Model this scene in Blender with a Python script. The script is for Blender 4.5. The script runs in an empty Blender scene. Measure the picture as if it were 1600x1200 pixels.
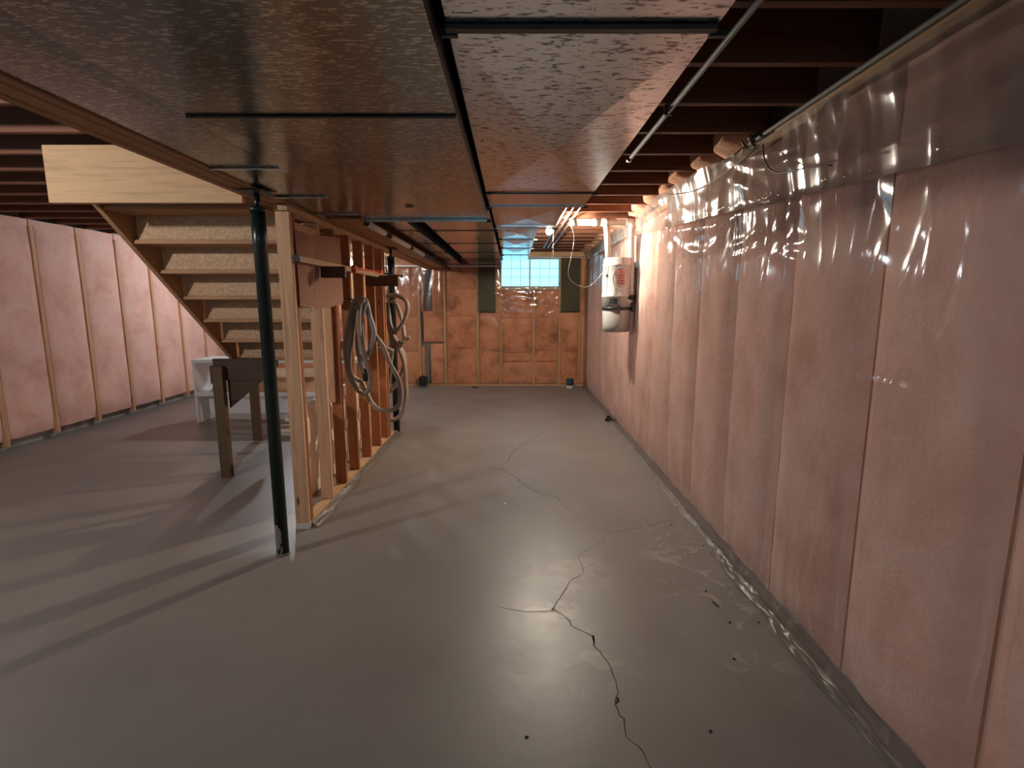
import bpy, bmesh, math, random
from mathutils import Vector, noise, Matrix
random.seed(7)
R = math.radians
PI = math.pi
scene = bpy.context.scene
COL = scene.collection

# ------------------------------------------------------------------ camera, sky, exposure
EYE = 1.54
PITCH = R(8.95)
cam_d = bpy.data.cameras.new('camera')
cam_d.sensor_width = 36.0
cam_d.lens = 18.0
cam_d.clip_start = 0.02
cam = bpy.data.objects.new('camera', cam_d)
cam.location = (0, 0, EYE)
cam.rotation_euler = (R(90) - PITCH, 0, 0)
COL.objects.link(cam)
scene.camera = cam

world = bpy.data.worlds.new('overcast_sky')
scene.world = world
world.use_nodes = True
bg = world.node_tree.nodes['Background']
bg.inputs['Color'].default_value = (0.135, 0.385, 0.53, 1)
bg.inputs['Strength'].default_value = 5.4

scene.view_settings.view_transform = 'Standard'
scene.view_settings.look = 'None'
scene.view_settings.gamma = 1.0
scene.view_settings.use_curve_mapping = False
scene.view_settings.exposure = 0.0
scene.cycles.use_denoising = True
scene.cycles.max_bounces = 10
scene.cycles.diffuse_bounces = 5
scene.cycles.glossy_bounces = 5
scene.cycles.transparent_max_bounces = 12
scene.cycles.sample_clamp_indirect = 6.0
scene.cycles.caustics_reflective = False
scene.cycles.caustics_refractive = False

BULB_W = 3700.0      # radiance of the bulb by the far duct
BULB2_W = 2500.0     # bulb in the stair bay, left of the camera
FILL_BULB_W = 260.0      # weak unseen bulb added behind the camera for fill light
BULB4_W = 2100.0     # bulb in the far bay, beyond the stairs
COOL = (0.90, 0.95, 1.0)
WARM = (1.0, 0.88, 0.72)
NEUT = (1.0, 0.95, 0.90)

# ------------------------------------------------------------------ helpers
def ray(px, py):
    k = py - 600.0
    f = 800.0
    return Vector((px - 800.0, f*math.cos(PITCH) - k*math.sin(PITCH), -(f*math.sin(PITCH) + k*math.cos(PITCH))))
def atY(px, py, Y):
    d = ray(px, py); t = Y/d.y
    return Vector((d.x*t, Y, EYE + d.z*t))
def onfloor(px, py, z=0.0):
    d = ray(px, py); t = (z-EYE)/d.z
    return Vector((d.x*t, d.y*t, z))

def link(o, parent=None):
    COL.objects.link(o)
    if parent is not None: o.parent = parent
    return o
def obj(name, me, mat=None, parent=None, loc=None):
    o = bpy.data.objects.new(name, me)
    if mat is not None and not me.materials: me.materials.append(mat)
    if loc is not None: o.location = loc
    return link(o, parent)
def tag(o, label, cat, group=None, kind=None):
    if label: o['label'] = label
    if cat: o['category'] = cat
    if group: o['group'] = group
    if kind: o['kind'] = kind
    return o
def thing(name, label, cat, group=None, loc=(0, 0, 0)):
    o = bpy.data.objects.new(name, None)
    o.location = loc
    o.empty_display_size = 0.1
    COL.objects.link(o)
    return tag(o, label, cat, group)
def struct(o):
    o['kind'] = 'structure'
    return o

class MB:
    def __init__(self): self.bm = bmesh.new()
    def box(self, x0, x1, y0, y1, z0, z1, bev=0.0, rot=None, piv=None):
        x0, x1 = min(x0, x1), max(x0, x1); y0, y1 = min(y0, y1), max(y0, y1); z0, z1 = min(z0, z1), max(z0, z1)
        r = bmesh.ops.create_cube(self.bm, size=1.0)
        vs = r['verts']
        bmesh.ops.scale(self.bm, vec=(x1-x0, y1-y0, z1-z0), verts=vs)
        bmesh.ops.translate(self.bm, vec=((x0+x1)/2, (y0+y1)/2, (z0+z1)/2), verts=vs)
        if rot is not None:
            bmesh.ops.rotate(self.bm, cent=piv or ((x0+x1)/2, (y0+y1)/2, (z0+z1)/2), matrix=rot, verts=vs)
        if bev > 0:
            es = {e for v in vs for e in v.link_edges}
            bmesh.ops.bevel(self.bm, geom=list(es), offset=bev, segments=1, affect='EDGES')
        return self
    def tube(self, pts, r, seg=10, closed=False, cap=True):
        pts = [Vector(p) for p in pts]
        n = len(pts); rings = []
        up = Vector((0, 0, 1)); prev = None
        for i, p in enumerate(pts):
            a = pts[max(i-1, 0)]; b = pts[min(i+1, n-1)]
            t = (b-a).normalized() if (b-a).length > 1e-9 else Vector((0, 0, 1))
            if prev is None:
                s = t.cross(up)
                if s.length < 1e-3: s = t.cross(Vector((1, 0, 0)))
            else:
                s = prev - t*prev.dot(t)
                if s.length < 1e-4: s = t.cross(up)
            s.normalize(); prev = s; w = t.cross(s)
            rr = r[i] if isinstance(r, (list, tuple)) else r
            rings.append([self.bm.verts.new(p + (s*math.cos(2*PI*k/seg) + w*math.sin(2*PI*k/seg))*rr) for k in range(seg)])
        for i in range(n-1):
            for k in range(seg):
                f = self.bm.faces.new((rings[i][k], rings[i][(k+1) % seg], rings[i+1][(k+1) % seg], rings[i+1][k]))
                f.smooth = True
        if cap:
            self.bm.faces.new(rings[0][::-1]); self.bm.faces.new(rings[-1])
        return self
    def lathe(self, prof, seg=32, c=(0, 0, 0), smooth=True):
        c = Vector(c); rings = []
        for (r, z) in prof:
            rings.append([self.bm.verts.new(c + Vector((r*math.cos(2*PI*k/seg), r*math.sin(2*PI*k/seg), z))) for k in range(seg)])
        for i in range(len(prof)-1):
            for k in range(seg):
                f = self.bm.faces.new((rings[i][k], rings[i][(k+1) % seg], rings[i+1][(k+1) % seg], rings[i+1][k]))
                f.smooth = smooth
        self.bm.faces.new(rings[0][::-1]); self.bm.faces.new(rings[-1])
        return self
    def poly(self, pts):
        self.bm.faces.new([self.bm.verts.new(Vector(p)) for p in pts]); return self
    def mesh(self, name, mat=None, normals=True):
        if normals: bmesh.ops.recalc_face_normals(self.bm, faces=self.bm.faces[:])
        me = bpy.data.meshes.new(name)
        self.bm.to_mesh(me); self.bm.free()
        if mat: me.materials.append(mat)
        return me
    def build(self, name, mat, parent=None, loc=None):
        return obj(name, self.mesh(name, mat), mat, parent, loc)

def catmull(pts, n=8):
    P = [Vector(p) for p in pts]
    P = [P[0]*2-P[1]] + P + [P[-1]*2-P[-2]]
    out = []
    for i in range(1, len(P)-2):
        a, b, c, d = P[i-1], P[i], P[i+1], P[i+2]
        for k in range(n):
            t = k/n
            out.append(0.5*((2*b) + (c-a)*t + (2*a-5*b+4*c-d)*t*t + (3*b-a-3*c+d)*t**3))
    out.append(P[-2]); return out

def grid_mesh(name, nu, nv, fn, mat, smooth=True, flip=False):
    vs = [fn(i/nu, j/nv) for j in range(nv+1) for i in range(nu+1)]
    fs = []
    for j in range(nv):
        for i in range(nu):
            a = j*(nu+1)+i
            q = (a, a+1, a+nu+2, a+nu+1)
            fs.append(q[::-1] if flip else q)
    me = bpy.data.meshes.new(name)
    me.from_pydata(vs, [], fs)
    if smooth: me.polygons.foreach_set('use_smooth', [True]*len(fs))
    me.materials.append(mat); me.update()
    return me

# ------------------------------------------------------------------ materials
def new_mat(name):
    m = bpy.data.materials.new(name); m.use_nodes = True
    nt = m.node_tree
    return m, nt, nt.nodes['Principled BSDF']
def N(nt, t, **kw):
    n = nt.nodes.new(t)
    for k, v in kw.items():
        if k in n.inputs: n.inputs[k].default_value = v
        else: setattr(n, k, v)
    return n
def coords(nt, scale=(1, 1, 1), kind='Object'):
    tc = nt.nodes.new('ShaderNodeTexCoord'); mp = nt.nodes.new('ShaderNodeMapping')
    mp.inputs['Scale'].default_value = scale
    nt.links.new(tc.outputs[kind], mp.inputs['Vector']); return mp.outputs['Vector']
def ramp(nt, fac, stops):
    r = nt.nodes.new('ShaderNodeValToRGB')
    el = r.color_ramp.elements
    while len(el) < len(stops): el.new(0.5)
    for e, (p, c) in zip(el, stops):
        e.position = p; e.color = (c[0], c[1], c[2], 1)
    nt.links.new(fac, r.inputs['Fac']); return r.outputs['Color']
def noise_n(nt, vec, scale, detail=4, rough=0.55, dist=0.0):
    n = N(nt, 'ShaderNodeTexNoise', Scale=scale, Detail=detail, Roughness=rough, Distortion=dist)
    nt.links.new(vec, n.inputs['Vector']); return n.outputs['Fac']
def bump(nt, b, fac, strength, dist=0.01):
    bp = N(nt, 'ShaderNodeBump', Strength=strength, Distance=dist)
    nt.links.new(fac, bp.inputs['Height']); nt.links.new(bp.outputs['Normal'], b.inputs['Normal'])
def plain(name, col, rough=0.5, metal=0.0, var=0.12, scale=12, spec=0.5):
    m, nt, b = new_mat(name)
    v = coords(nt)
    f = noise_n(nt, v, scale, 4)
    c = ramp(nt, f, [(0.3, [x*(1-var) for x in col]), (0.7, [min(1, x*(1+var)) for x in col])])
    nt.links.new(c, b.inputs['Base Color'])
    b.inputs['Roughness'].default_value = rough; b.inputs['Metallic'].default_value = metal
    b.inputs['Specular IOR Level'].default_value = spec
    return m
def wood(name, col, axis='Z', dark=0.62, rough=0.65, knots=True):
    m, nt, b = new_mat(name)
    s = {'Z': (22, 22, 1.3), 'Y': (22, 1.3, 22), 'X': (1.3, 22, 22)}[axis]
    v = coords(nt, s)
    oi = nt.nodes.new('ShaderNodeObjectInfo')
    add = nt.nodes.new('ShaderNodeVectorMath'); add.operation = 'ADD'
    mul = nt.nodes.new('ShaderNodeMath'); mul.operation = 'MULTIPLY'; mul.inputs[1].default_value = 37.0
    nt.links.new(oi.outputs['Random'], mul.inputs[0])
    nt.links.new(v, add.inputs[0]); nt.links.new(mul.outputs[0], add.inputs[1])
    f = noise_n(nt, add.outputs[0], 1.6, 6, 0.6, 0.8)
    d = [x*dark for x in col]
    c = ramp(nt, f, [(0.25, d), (0.5, col), (0.8, [min(1, x*1.1) for x in col])])
    if knots:
        v2 = coords(nt, {'Z': (7, 7, 2.2), 'Y': (7, 2.2, 7), 'X': (2.2, 7, 7)}[axis])
        add2 = nt.nodes.new('ShaderNodeVectorMath'); add2.operation = 'ADD'
        nt.links.new(v2, add2.inputs[0]); nt.links.new(mul.outputs[0], add2.inputs[1])
        vo = N(nt, 'ShaderNodeTexVoronoi', Scale=1.0)
        nt.links.new(add2.outputs[0], vo.inputs['Vector'])
        k = ramp(nt, vo.outputs['Distance'], [(0.05, (0, 0, 0)), (0.10, (1, 1, 1))])
        mx = nt.nodes.new('ShaderNodeMixRGB'); mx.inputs['Color1'].default_value = (col[0]*.22, col[1]*.13, col[2]*.1, 1)
        nt.links.new(k, mx.inputs['Fac']); nt.links.new(c, mx.inputs['Color2']); c = mx.outputs['Color']
    nt.links.new(c, b.inputs['Base Color'])
    b.inputs['Roughness'].default_value = rough
    b.inputs['Specular IOR Level'].default_value = 0.3
    bump(nt, b, f, 0.25, 0.003)
    return m

M = {}
# galvanised steel: spangles stretched across the duct
def galv(name, base, fleck, rough, thr=0.40, sc=(34, 95, 34)):
    m, nt, b = new_mat(name)
    v = coords(nt, sc)
    f = noise_n(nt, v, 1.0, 5, 0.62, 0.35)
    c = ramp(nt, f, [(thr-0.035, fleck), (thr+0.035, base)])
    nt.links.new(c, b.inputs['Base Color'])
    b.inputs['Metallic'].default_value = 1.0
    v2 = coords(nt, (1.5, 4, 2))
    f2 = noise_n(nt, v2, 2.0, 4)
    mr = N(nt, 'ShaderNodeMapRange'); mr.inputs['To Min'].default_value = rough*0.75; mr.inputs['To Max'].default_value = rough*1.3
    nt.links.new(f2, mr.inputs['Value']); nt.links.new(mr.outputs['Result'], b.inputs['Roughness'])
    return m
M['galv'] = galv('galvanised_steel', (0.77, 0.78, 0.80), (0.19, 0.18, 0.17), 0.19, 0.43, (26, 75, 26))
M['galv_dark_reflect'] = galv('dark_reflection_galvanised_steel', (0.26, 0.27, 0.25), (0.66, 0.63, 0.58), 0.22, 0.43, (36, 110, 36))  # dark base and pale flecks put the duct's reflections into the colour
M['galv_far'] = galv('plain_galvanised_steel', (0.60, 0.58, 0.56), (0.48, 0.46, 0.44), 0.17)
M['cleat'] = plain('dark_steel_and_seam_shade', (0.09, 0.085, 0.08), 0.45, 0.8)  # dark tone also stands for the shadow gaps along duct seams
M['cleat_bright'] = plain('bright_cleat_steel', (0.7, 0.7, 0.7), 0.25, 1.0)
M['duct_side'] = plain('duct_side_steel', (0.045, 0.043, 0.040), 0.5, 0.6)
M['dark'] = plain('black_plastic', (0.012, 0.012, 0.013), 0.4)
M['void'] = plain('dark_hole', (0.004, 0.003, 0.003), 0.9)
M['stud'] = wood('spruce_stud', (0.66, 0.395, 0.235), 'Z')
M['stud_shaded'] = wood('shaded_stud', (0.40, 0.155, 0.065), 'Z')  # stud wood darkened: shade on faces lit from behind, put into the colour
M['lumber_y'] = wood('spruce_plate', (0.58, 0.36, 0.19), 'Y')
M['lumber_x'] = wood('spruce_board', (0.62, 0.40, 0.22), 'X')
M['beam'] = wood('beam_ply', (0.42, 0.22, 0.11), 'Y', knots=False)
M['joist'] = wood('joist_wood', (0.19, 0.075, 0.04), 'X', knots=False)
M['backstud'] = wood('back_wall_stud', (0.60, 0.40, 0.19), 'Z')
M['dark_wood'] = wood('dark_block', (0.11, 0.055, 0.032), 'X', knots=False)
M['landing'] = wood('landing_board', (0.075, 0.045, 0.028), 'X')
M['landing_post'] = wood('landing_post', (0.12, 0.07, 0.04), 'Z')
M['concrete_wall'] = plain('concrete_wall', (0.30, 0.29, 0.27), 0.9, var=0.2, scale=3)
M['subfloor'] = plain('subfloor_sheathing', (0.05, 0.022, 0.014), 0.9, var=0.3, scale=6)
M['green'] = plain('green_post_paint', (0.006, 0.018, 0.015), 0.28, var=0.25, scale=8)
M['post_peel'] = plain('peeling_post_base', (0.20, 0.19, 0.16), 0.8, var=0.6, scale=60)
M['white_pvc'] = plain('white_pvc', (0.62, 0.57, 0.50), 0.4, var=0.04)
M['grey_pvc'] = plain('grey_white_pvc', (0.42, 0.39, 0.37), 0.4, var=0.04)
M['vac'] = plain('vacuum_grey_enamel', (0.34, 0.325, 0.315), 0.36, var=0.03)
M['white_melamine'] = plain('white_melamine', (0.80, 0.82, 0.84), 0.35, var=0.03)
M['hose'] = plain('beige_hose', (0.30, 0.225, 0.165), 0.5, var=0.08)
M['hose_grey'] = plain('grey_hose', (0.27, 0.255, 0.26), 0.5, var=0.08)
M['card'] = plain('brown_cardboard', (0.38, 0.20, 0.13), 0.9, var=0.06, scale=4)
M['orange'] = plain('orange_clamp_paint', (0.75, 0.12, 0.03), 0.4)
M['pipe'] = plain('dull_pipe', (0.045, 0.038, 0.030), 0.7, 0.0, spec=0.25)
M['pipe_tag'] = plain('pale_pipe_tape', (0.62, 0.58, 0.50), 0.6)
M['wire_black'] = plain('black_cable', (0.010, 0.008, 0.008), 0.5)
M['wire_white'] = plain('white_cable', (0.45, 0.40, 0.35), 0.5)
M['olive'] = None
M['plate_grey'] = plain('grey_sill_plate', (0.26, 0.24, 0.23), 0.8)
M['blue_cup'] = plain('dark_blue_plastic', (0.03, 0.055, 0.085), 0.3)
M['door_white'] = plain('warm_white_door_paint', (0.86, 0.74, 0.60), 0.5, var=0.03)
M['red_label'] = plain('faded_red_label', (0.42, 0.17, 0.14), 0.5, var=0.35, scale=90)
M['frame_white'] = plain('white_window_frame', (0.55, 0.66, 0.72), 0.4, var=0.03)
M['white_strip'] = plain('white_painted_strip', (0.66, 0.60, 0.54), 0.6, var=0.06)

def mk_olive():
    m, nt, b = new_mat('olive_ribbed_foam')
    v = coords(nt, (1, 1, 1))
    f = noise_n(nt, v, 40, 3)
    c = ramp(nt, f, [(0.3, (0.060, 0.052, 0.026)), (0.7, (0.085, 0.074, 0.038))])
    nt.links.new(c, b.inputs['Base Color']); b.inputs['Roughness'].default_value = 0.8
    return m
M['olive'] = mk_olive()

def mk_pink(name, c0, c1, c2):
    m, nt, b = new_mat(name)
    tc = nt.nodes.new('ShaderNodeTexCoord')
    geo = nt.nodes.new('ShaderNodeNewGeometry')
    mp = nt.nodes.new('ShaderNodeMapping'); mp.inputs['Scale'].default_value = (1, 1, 1)
    nt.links.new(geo.outputs['Position'], mp.inputs['Vector'])
    f = noise_n(nt, mp.outputs['Vector'], 3.2, 7, 0.62, 0.3)
    c = ramp(nt, f, [(0.28, c0), (0.5, c1), (0.75, c2)])
    nt.links.new(c, b.inputs['Base Color'])
    b.inputs['Roughness'].default_value = 0.95; b.inputs['Specular IOR Level'].default_value = 0.1
    f2 = noise_n(nt, mp.outputs['Vector'], 26, 5, 0.7)
    bump(nt, b, f2, 0.6, 0.02)
    return m
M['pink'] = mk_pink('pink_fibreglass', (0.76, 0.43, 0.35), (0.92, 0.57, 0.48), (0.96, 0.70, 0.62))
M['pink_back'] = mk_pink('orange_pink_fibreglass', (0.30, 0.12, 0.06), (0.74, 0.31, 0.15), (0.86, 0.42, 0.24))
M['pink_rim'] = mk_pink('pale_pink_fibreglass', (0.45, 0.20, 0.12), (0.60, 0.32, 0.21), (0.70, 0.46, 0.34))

def mk_floor():
    m, nt, b = new_mat('painted_concrete_floor')
    v = coords(nt, (1, 1, 1))
    f = noise_n(nt, v, 1.1, 6, 0.55)
    c = ramp(nt, f, [(0.3, (0.205, 0.185, 0.172)), (0.7, (0.255, 0.232, 0.216))])
    # pale swirl of worn paint round the crack junction
    f3 = noise_n(nt, v, 5.0, 6, 0.62, 1.4)
    sp = nt.nodes.new('ShaderNodeSeparateXYZ'); nt.links.new(v, sp.inputs[0])
    def dist(cx, cy, rx, ry):
        mp = nt.nodes.new('ShaderNodeMapping'); mp.inputs['Location'].default_value = (-cx/rx, -cy/ry, 0); mp.inputs['Scale'].default_value = (1/rx, 1/ry, 0)
        nt.links.new(v, mp.inputs['Vector'])
        ln = nt.nodes.new('ShaderNodeVectorMath'); ln.operation = 'LENGTH'
        nt.links.new(mp.outputs[0], ln.inputs[0]); return ln.outputs['Value']
    def patch(c, cx, cy, rx, ry, lo, hi, col, amt, src):
        d = dist(cx, cy, rx, ry)
        mk = ramp(nt, d, [(0.5, (1, 1, 1)), (1.0, (0, 0, 0))])
        st = ramp(nt, src, [(lo, (0, 0, 0)), (hi, (1, 1, 1))])
        mu = nt.nodes.new('ShaderNodeMixRGB'); mu.blend_type = 'MULTIPLY'; mu.inputs['Fac'].default_value = 1
        nt.links.new(mk, mu.inputs['Color1']); nt.links.new(st, mu.inputs['Color2'])
        am = nt.nodes.new('ShaderNodeMath'); am.operation = 'MULTIPLY'; am.inputs[1].default_value = amt
        nt.links.new(mu.outputs['Color'], am.inputs[0])
        mx = nt.nodes.new('ShaderNodeMixRGB'); mx.inputs['Color2'].default_value = (*col, 1)
        nt.links.new(am.outputs[0], mx.inputs['Fac']); nt.links.new(c, mx.inputs['Color1'])
        return mx.outputs['Color']
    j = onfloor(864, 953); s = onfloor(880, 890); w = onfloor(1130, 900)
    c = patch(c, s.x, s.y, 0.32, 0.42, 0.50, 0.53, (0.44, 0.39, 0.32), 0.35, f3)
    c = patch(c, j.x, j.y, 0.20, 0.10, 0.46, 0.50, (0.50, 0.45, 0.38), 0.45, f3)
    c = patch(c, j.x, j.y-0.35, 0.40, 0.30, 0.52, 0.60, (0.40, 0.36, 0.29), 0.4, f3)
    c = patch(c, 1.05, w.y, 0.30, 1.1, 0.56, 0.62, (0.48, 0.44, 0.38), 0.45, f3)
    sf = noise_n(nt, v, 9, 3, 0.6)
    c2 = ramp(nt, sf, [(0.24, (0.45, 0.42, 0.40)), (0.265, (1, 1, 1))])
    mu = nt.nodes.new('ShaderNodeMixRGB'); mu.blend_type = 'MULTIPLY'; mu.inputs['Fac'].default_value = 0.6
    nt.links.new(c, mu.inputs['Color1']); nt.links.new(c2, mu.inputs['Color2'])
    nt.links.new(mu.outputs['Color'], b.inputs['Base Color'])
    rr = ramp(nt, noise_n(nt, v, 2.3, 5, 0.6), [(0.3, (0.36,)*3), (0.7, (0.45,)*3)])
    nt.links.new(rr, b.inputs['Roughness'])
    b.inputs['Specular IOR Level'].default_value = 0.45
    bump(nt, b, noise_n(nt, v, 14, 6, 0.6), 0.10, 0.01)
    return m
M['floor'] = mk_floor()
M['crack'] = plain('crack_shadow', (0.020, 0.016, 0.013), 0.95)
M['chip'] = plain('chipped_paint', (0.55, 0.51, 0.45), 0.6, var=0.2, scale=60)

def mk_sheet(name, veil, tint, rough=0.10, fine=0.25, base_refl=0.05, milk=(0.80, 0.77, 0.74), mx=0.5):
    m, nt, b = new_mat(name)
    nt.nodes.remove(b)
    out = nt.nodes['Material Output']
    tr = nt.nodes.new('ShaderNodeBsdfTransparent'); tr.inputs['Color'].default_value = (*tint, 1)
    df = nt.nodes.new('ShaderNodeBsdfDiffuse'); df.inputs['Color'].default_value = (*milk, 1)
    tl = nt.nodes.new('ShaderNodeBsdfTranslucent'); tl.inputs['Color'].default_value = (*milk, 1)
    gl = nt.nodes.new('ShaderNodeBsdfGlossy'); gl.inputs['Roughness'].default_value = rough
    gl.inputs['Color'].default_value = (1, 1, 1, 1)
    v = coords(nt, (1, .4, 1))
    f = noise_n(nt, v, 13, 5, 0.6, 0.6)
    bp = N(nt, 'ShaderNodeBump', Strength=fine, Distance=0.006)
    nt.links.new(f, bp.inputs['Height'])
    nt.links.new(bp.outputs['Normal'], gl.inputs['Normal'])
    m1 = nt.nodes.new('ShaderNodeMixShader'); m1.inputs[0].default_value = 0.5
    nt.links.new(df.outputs[0], m1.inputs[1]); nt.links.new(tl.outputs[0], m1.inputs[2])
    m2 = nt.nodes.new('ShaderNodeMixShader'); m2.inputs[0].default_value = veil
    nt.links.new(tr.outputs[0], m2.inputs[1]); nt.links.new(m1.outputs[0], m2.inputs[2])
    fr = N(nt, 'ShaderNodeFresnel', IOR=1.5)
    mr = N(nt, 'ShaderNodeMapRange'); mr.inputs['From Min'].default_value = 0.04
    mr.inputs['To Min'].default_value = base_refl; mr.inputs['To Max'].default_value = mx
    nt.links.new(fr.outputs[0], mr.inputs['Value'])
    m3 = nt.nodes.new('ShaderNodeMixShader')
    nt.links.new(mr.outputs['Result'], m3.inputs[0]); nt.links.new(m2.outputs[0], m3.inputs[1]); nt.links.new(gl.outputs[0], m3.inputs[2])
    nt.links.new(m3.outputs[0], out.inputs['Surface'])
    return m
M['poly'] = mk_sheet('clear_poly_sheet', 0.12, (0.98, 0.96, 0.94), 0.13, 0.08, 0.05)
M['poly_upper'] = mk_sheet('cloudy_poly_sheet', 0.36, (0.92, 0.88, 0.84), 0.15, 0.08, 0.09)
M['poly_hem'] = mk_sheet('floor_hem_poly', 0.12, (0.95, 0.93, 0.9), 0.35, 0.4, 0.04)
M['poly_torn'] = mk_sheet('torn_poly_strip', 0.62, (0.9, 0.86, 0.8), 0.5, 0.3, 0.02, (0.30, 0.24, 0.18), 0.10)
M['poly_back'] = mk_sheet('clear_poly_sheet_back', 0.05, (0.95, 0.92, 0.90), 0.09, 0.15, 0.04)
M['muntin'] = plain('pale_muntin', (0.12, 0.25, 0.28), 0.5, var=0.02)
M['glass'] = mk_sheet('hazy_window_glass', 0.06, (0.97, 0.99, 1.0), 0.6, 0.0, 0.03)

def mk_emit(name, col, st):
    m, nt, b = new_mat(name)
    b.inputs['Base Color'].default_value = (1, 1, 1, 1)
    b.inputs['Emission Color'].default_value = (*col, 1); b.inputs['Emission Strength'].default_value = st
    return m
M['bulb'] = mk_emit('lit_bulb', WARM, BULB_W)
M['bulb2'] = mk_emit('lit_bulb_stair', NEUT, BULB2_W)
M['bulb4'] = mk_emit('lit_bulb_far_bay', COOL, BULB4_W)
M['fill_bulb'] = mk_emit('lit_bulb_fill', NEUT, FILL_BULB_W)

# ------------------------------------------------------------------ room shell
XR = 1.475      # inner concrete face of the right wall
XL = -5.4
YB = 9.64
YF = -3.6
JZ = 2.46      # underside of joists
fl = struct(MB().box(XL-.2, XR+.2, YF-.2, YB+.2, -0.12, 0).build('floor', M['floor']))
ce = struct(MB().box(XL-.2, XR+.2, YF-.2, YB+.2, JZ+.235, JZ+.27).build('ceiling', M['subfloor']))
wr = struct(MB().box(XR, XR+.2, YF, YB+.2, 0, JZ+.235).build('wall_right', M['concrete_wall']))
# walls with window openings
WX0, WX1, WZ0, WZ1 = -0.22, 0.88, 1.84, 2.36
def wall_with_hole(name, axis, c0, c1, a0, a1, h0, h1, z0, z1, mat):
    mb = MB()
    for (p0, p1, q0, q1) in ((a0, h0, 0, JZ+.235), (h1, a1, 0, JZ+.235), (h0, h1, 0, z0), (h0, h1, z1, JZ+.235)):
        if axis == 'y': mb.box(p0, p1, c0, c1, q0, q1)
        else: mb.box(c0, c1, p0, p1, q0, q1)
    return struct(mb.build(name, mat))
wb = wall_with_hole('wall_back', 'y', YB, YB+.2, XL-.2, XR+.2, WX0, WX1, WZ0, WZ1, M['concrete_wall'])
wl = wall_with_hole('wall_left', 'x', XL-.2, XL, YF, YB, 0.6, 2.4, 1.55, 2.35, M['concrete_wall'])
wf = wall_with_hole('wall_front', 'y', YF-.2, YF, XL-.2, XR+.2, -1.0, 0.9, 1.45, 2.35, M['concrete_wall'])

# joists, one every 16 inches
jm = None
k = 0
y = 2.15 - 0.4064*13
while y < YB-.1:
    if y > YF+.05:
        if jm is None:
            jm = MB().box(XL+.02, XR-.06, 0, .038, 0, .233, bev=.002).mesh('joist', M['joist'])
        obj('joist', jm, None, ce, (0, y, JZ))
    y += 0.4064

# batt of fibreglass: pillow in the plane (u across, v up), bulging along +n
def batt_mesh(name, w, h, depth, mat, seed, nu=8, nv=14, amp=0.008, taper=0):
    vs = []; fs = []
    for j in range(nv+1):
        for i in range(nu+1):
            u = -1+2*i/nu; v = -1+2*j/nv
            uu = math.copysign(abs(u)**0.75, u); vv = math.copysign(abs(v)**0.85, v)
            d = depth*(1-abs(uu)**5)*(1-abs(vv)**14)
            d += amp*noise.noise(Vector((u*2.1+seed*3.7, v*3.3*h/w*0.4, seed)))*(1-abs(uu)**3)
            vs.append((uu*w/2, -d, (vv+1)*h/2))
    for j in range(nv):
        for i in range(nu):
            a = j*(nu+1)+i
            fs.append((a, a+1, a+nu+2, a+nu+1))
    me = bpy.data.meshes.new(name); me.from_pydata(vs, [], fs)
    me.polygons.foreach_set('use_smooth', [True]*len(fs)); me.materials.append(mat); me.update()
    return me

# --- right wall framing: studs 24 in apart, pink batts between
studm = MB().box(-.044, .044, -.019, .019, 0, JZ-.12, bev=.002).mesh('stud', M['stud'])
studr = MB().box(-.044, .044, -.019, .019, 0, JZ-.12, bev=.002).mesh('stud', M['stud_shaded'])  # darkened wood paints the shade in the creases between batts
ys = [1.94+0.61*i for i in range(-8, 13)]
RS = [y for y in ys if -3.4 < y < 9.5]
for y in RS:
    obj('stud', studr, None, wr, (XR-.048, y, .041))
MB().box(XR-.093, XR-.003, YF+.02, YB-.14, .001, .039, bev=.002).build('bottom_plate', M['plate_grey'], wr)
MB().box(XR-.093, XR-.003, YF+.02, YB-.14, JZ-.078, JZ-.002, bev=.002).build('top_plate', M['lumber_y'], wr)
batts_r = [batt_mesh('insulation_batt', .598, JZ-.105, .050, M['pink'], s, nu=12, nv=20, amp=0.016) for s in range(4)]
for i in range(len(RS)-1):
    o = obj('insulation_batt', batts_r[i % 4], None, wr, (XR-.0935, (RS[i]+RS[i+1])/2, .015))
    o.rotation_euler = (0, 0, R(-90))
# rim batts stuffed between joist ends above the right wall
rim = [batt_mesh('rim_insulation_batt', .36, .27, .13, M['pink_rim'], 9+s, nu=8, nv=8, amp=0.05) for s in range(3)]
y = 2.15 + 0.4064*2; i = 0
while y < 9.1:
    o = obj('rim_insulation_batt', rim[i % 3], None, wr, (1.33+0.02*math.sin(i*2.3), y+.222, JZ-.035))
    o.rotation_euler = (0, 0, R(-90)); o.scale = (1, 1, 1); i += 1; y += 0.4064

# --- back wall framing
BX = [-4.75, -4.14, -3.53, -2.92, -2.31, -1.71, -1.24, -0.634, -0.21, 0.40, 0.88, 1.25]
bstud = MB().box(-.019, .019, -.044, .044, 0, JZ-.12, bev=.002).mesh('stud', M['backstud'])
bshort = MB().box(-.019, .019, -.044, .044, 0, 1.74, bev=.002).mesh('stud', M['backstud'])
YS = 9.545
for x in BX:
    obj('stud', bshort if abs(x-.40) < .01 else bstud, None, wb, (x, YS, .041))
MB().box(XL+.02, 1.34, YS-.045, YS+.045, .001, .039, bev=.002).build('bottom_plate', M['lumber_x'], wb)
MB().box(XL+.02, 1.34, YS-.045, YS+.045, JZ-.078, JZ-.002, bev=.002).build('top_plate', M['lumber_x'], wb)
MB().box(WX0+.02, WX1-.02, YS-.045, YS+.05, 1.785, 1.825, bev=.002).build('window_sill_plate', M['lumber_x'], wb)
MB().box(-.0, 1.27, YS-.066, YS-.046, 2.345, 2.372, bev=.002).build('white_strip', M['white_strip'], wb)
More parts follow.
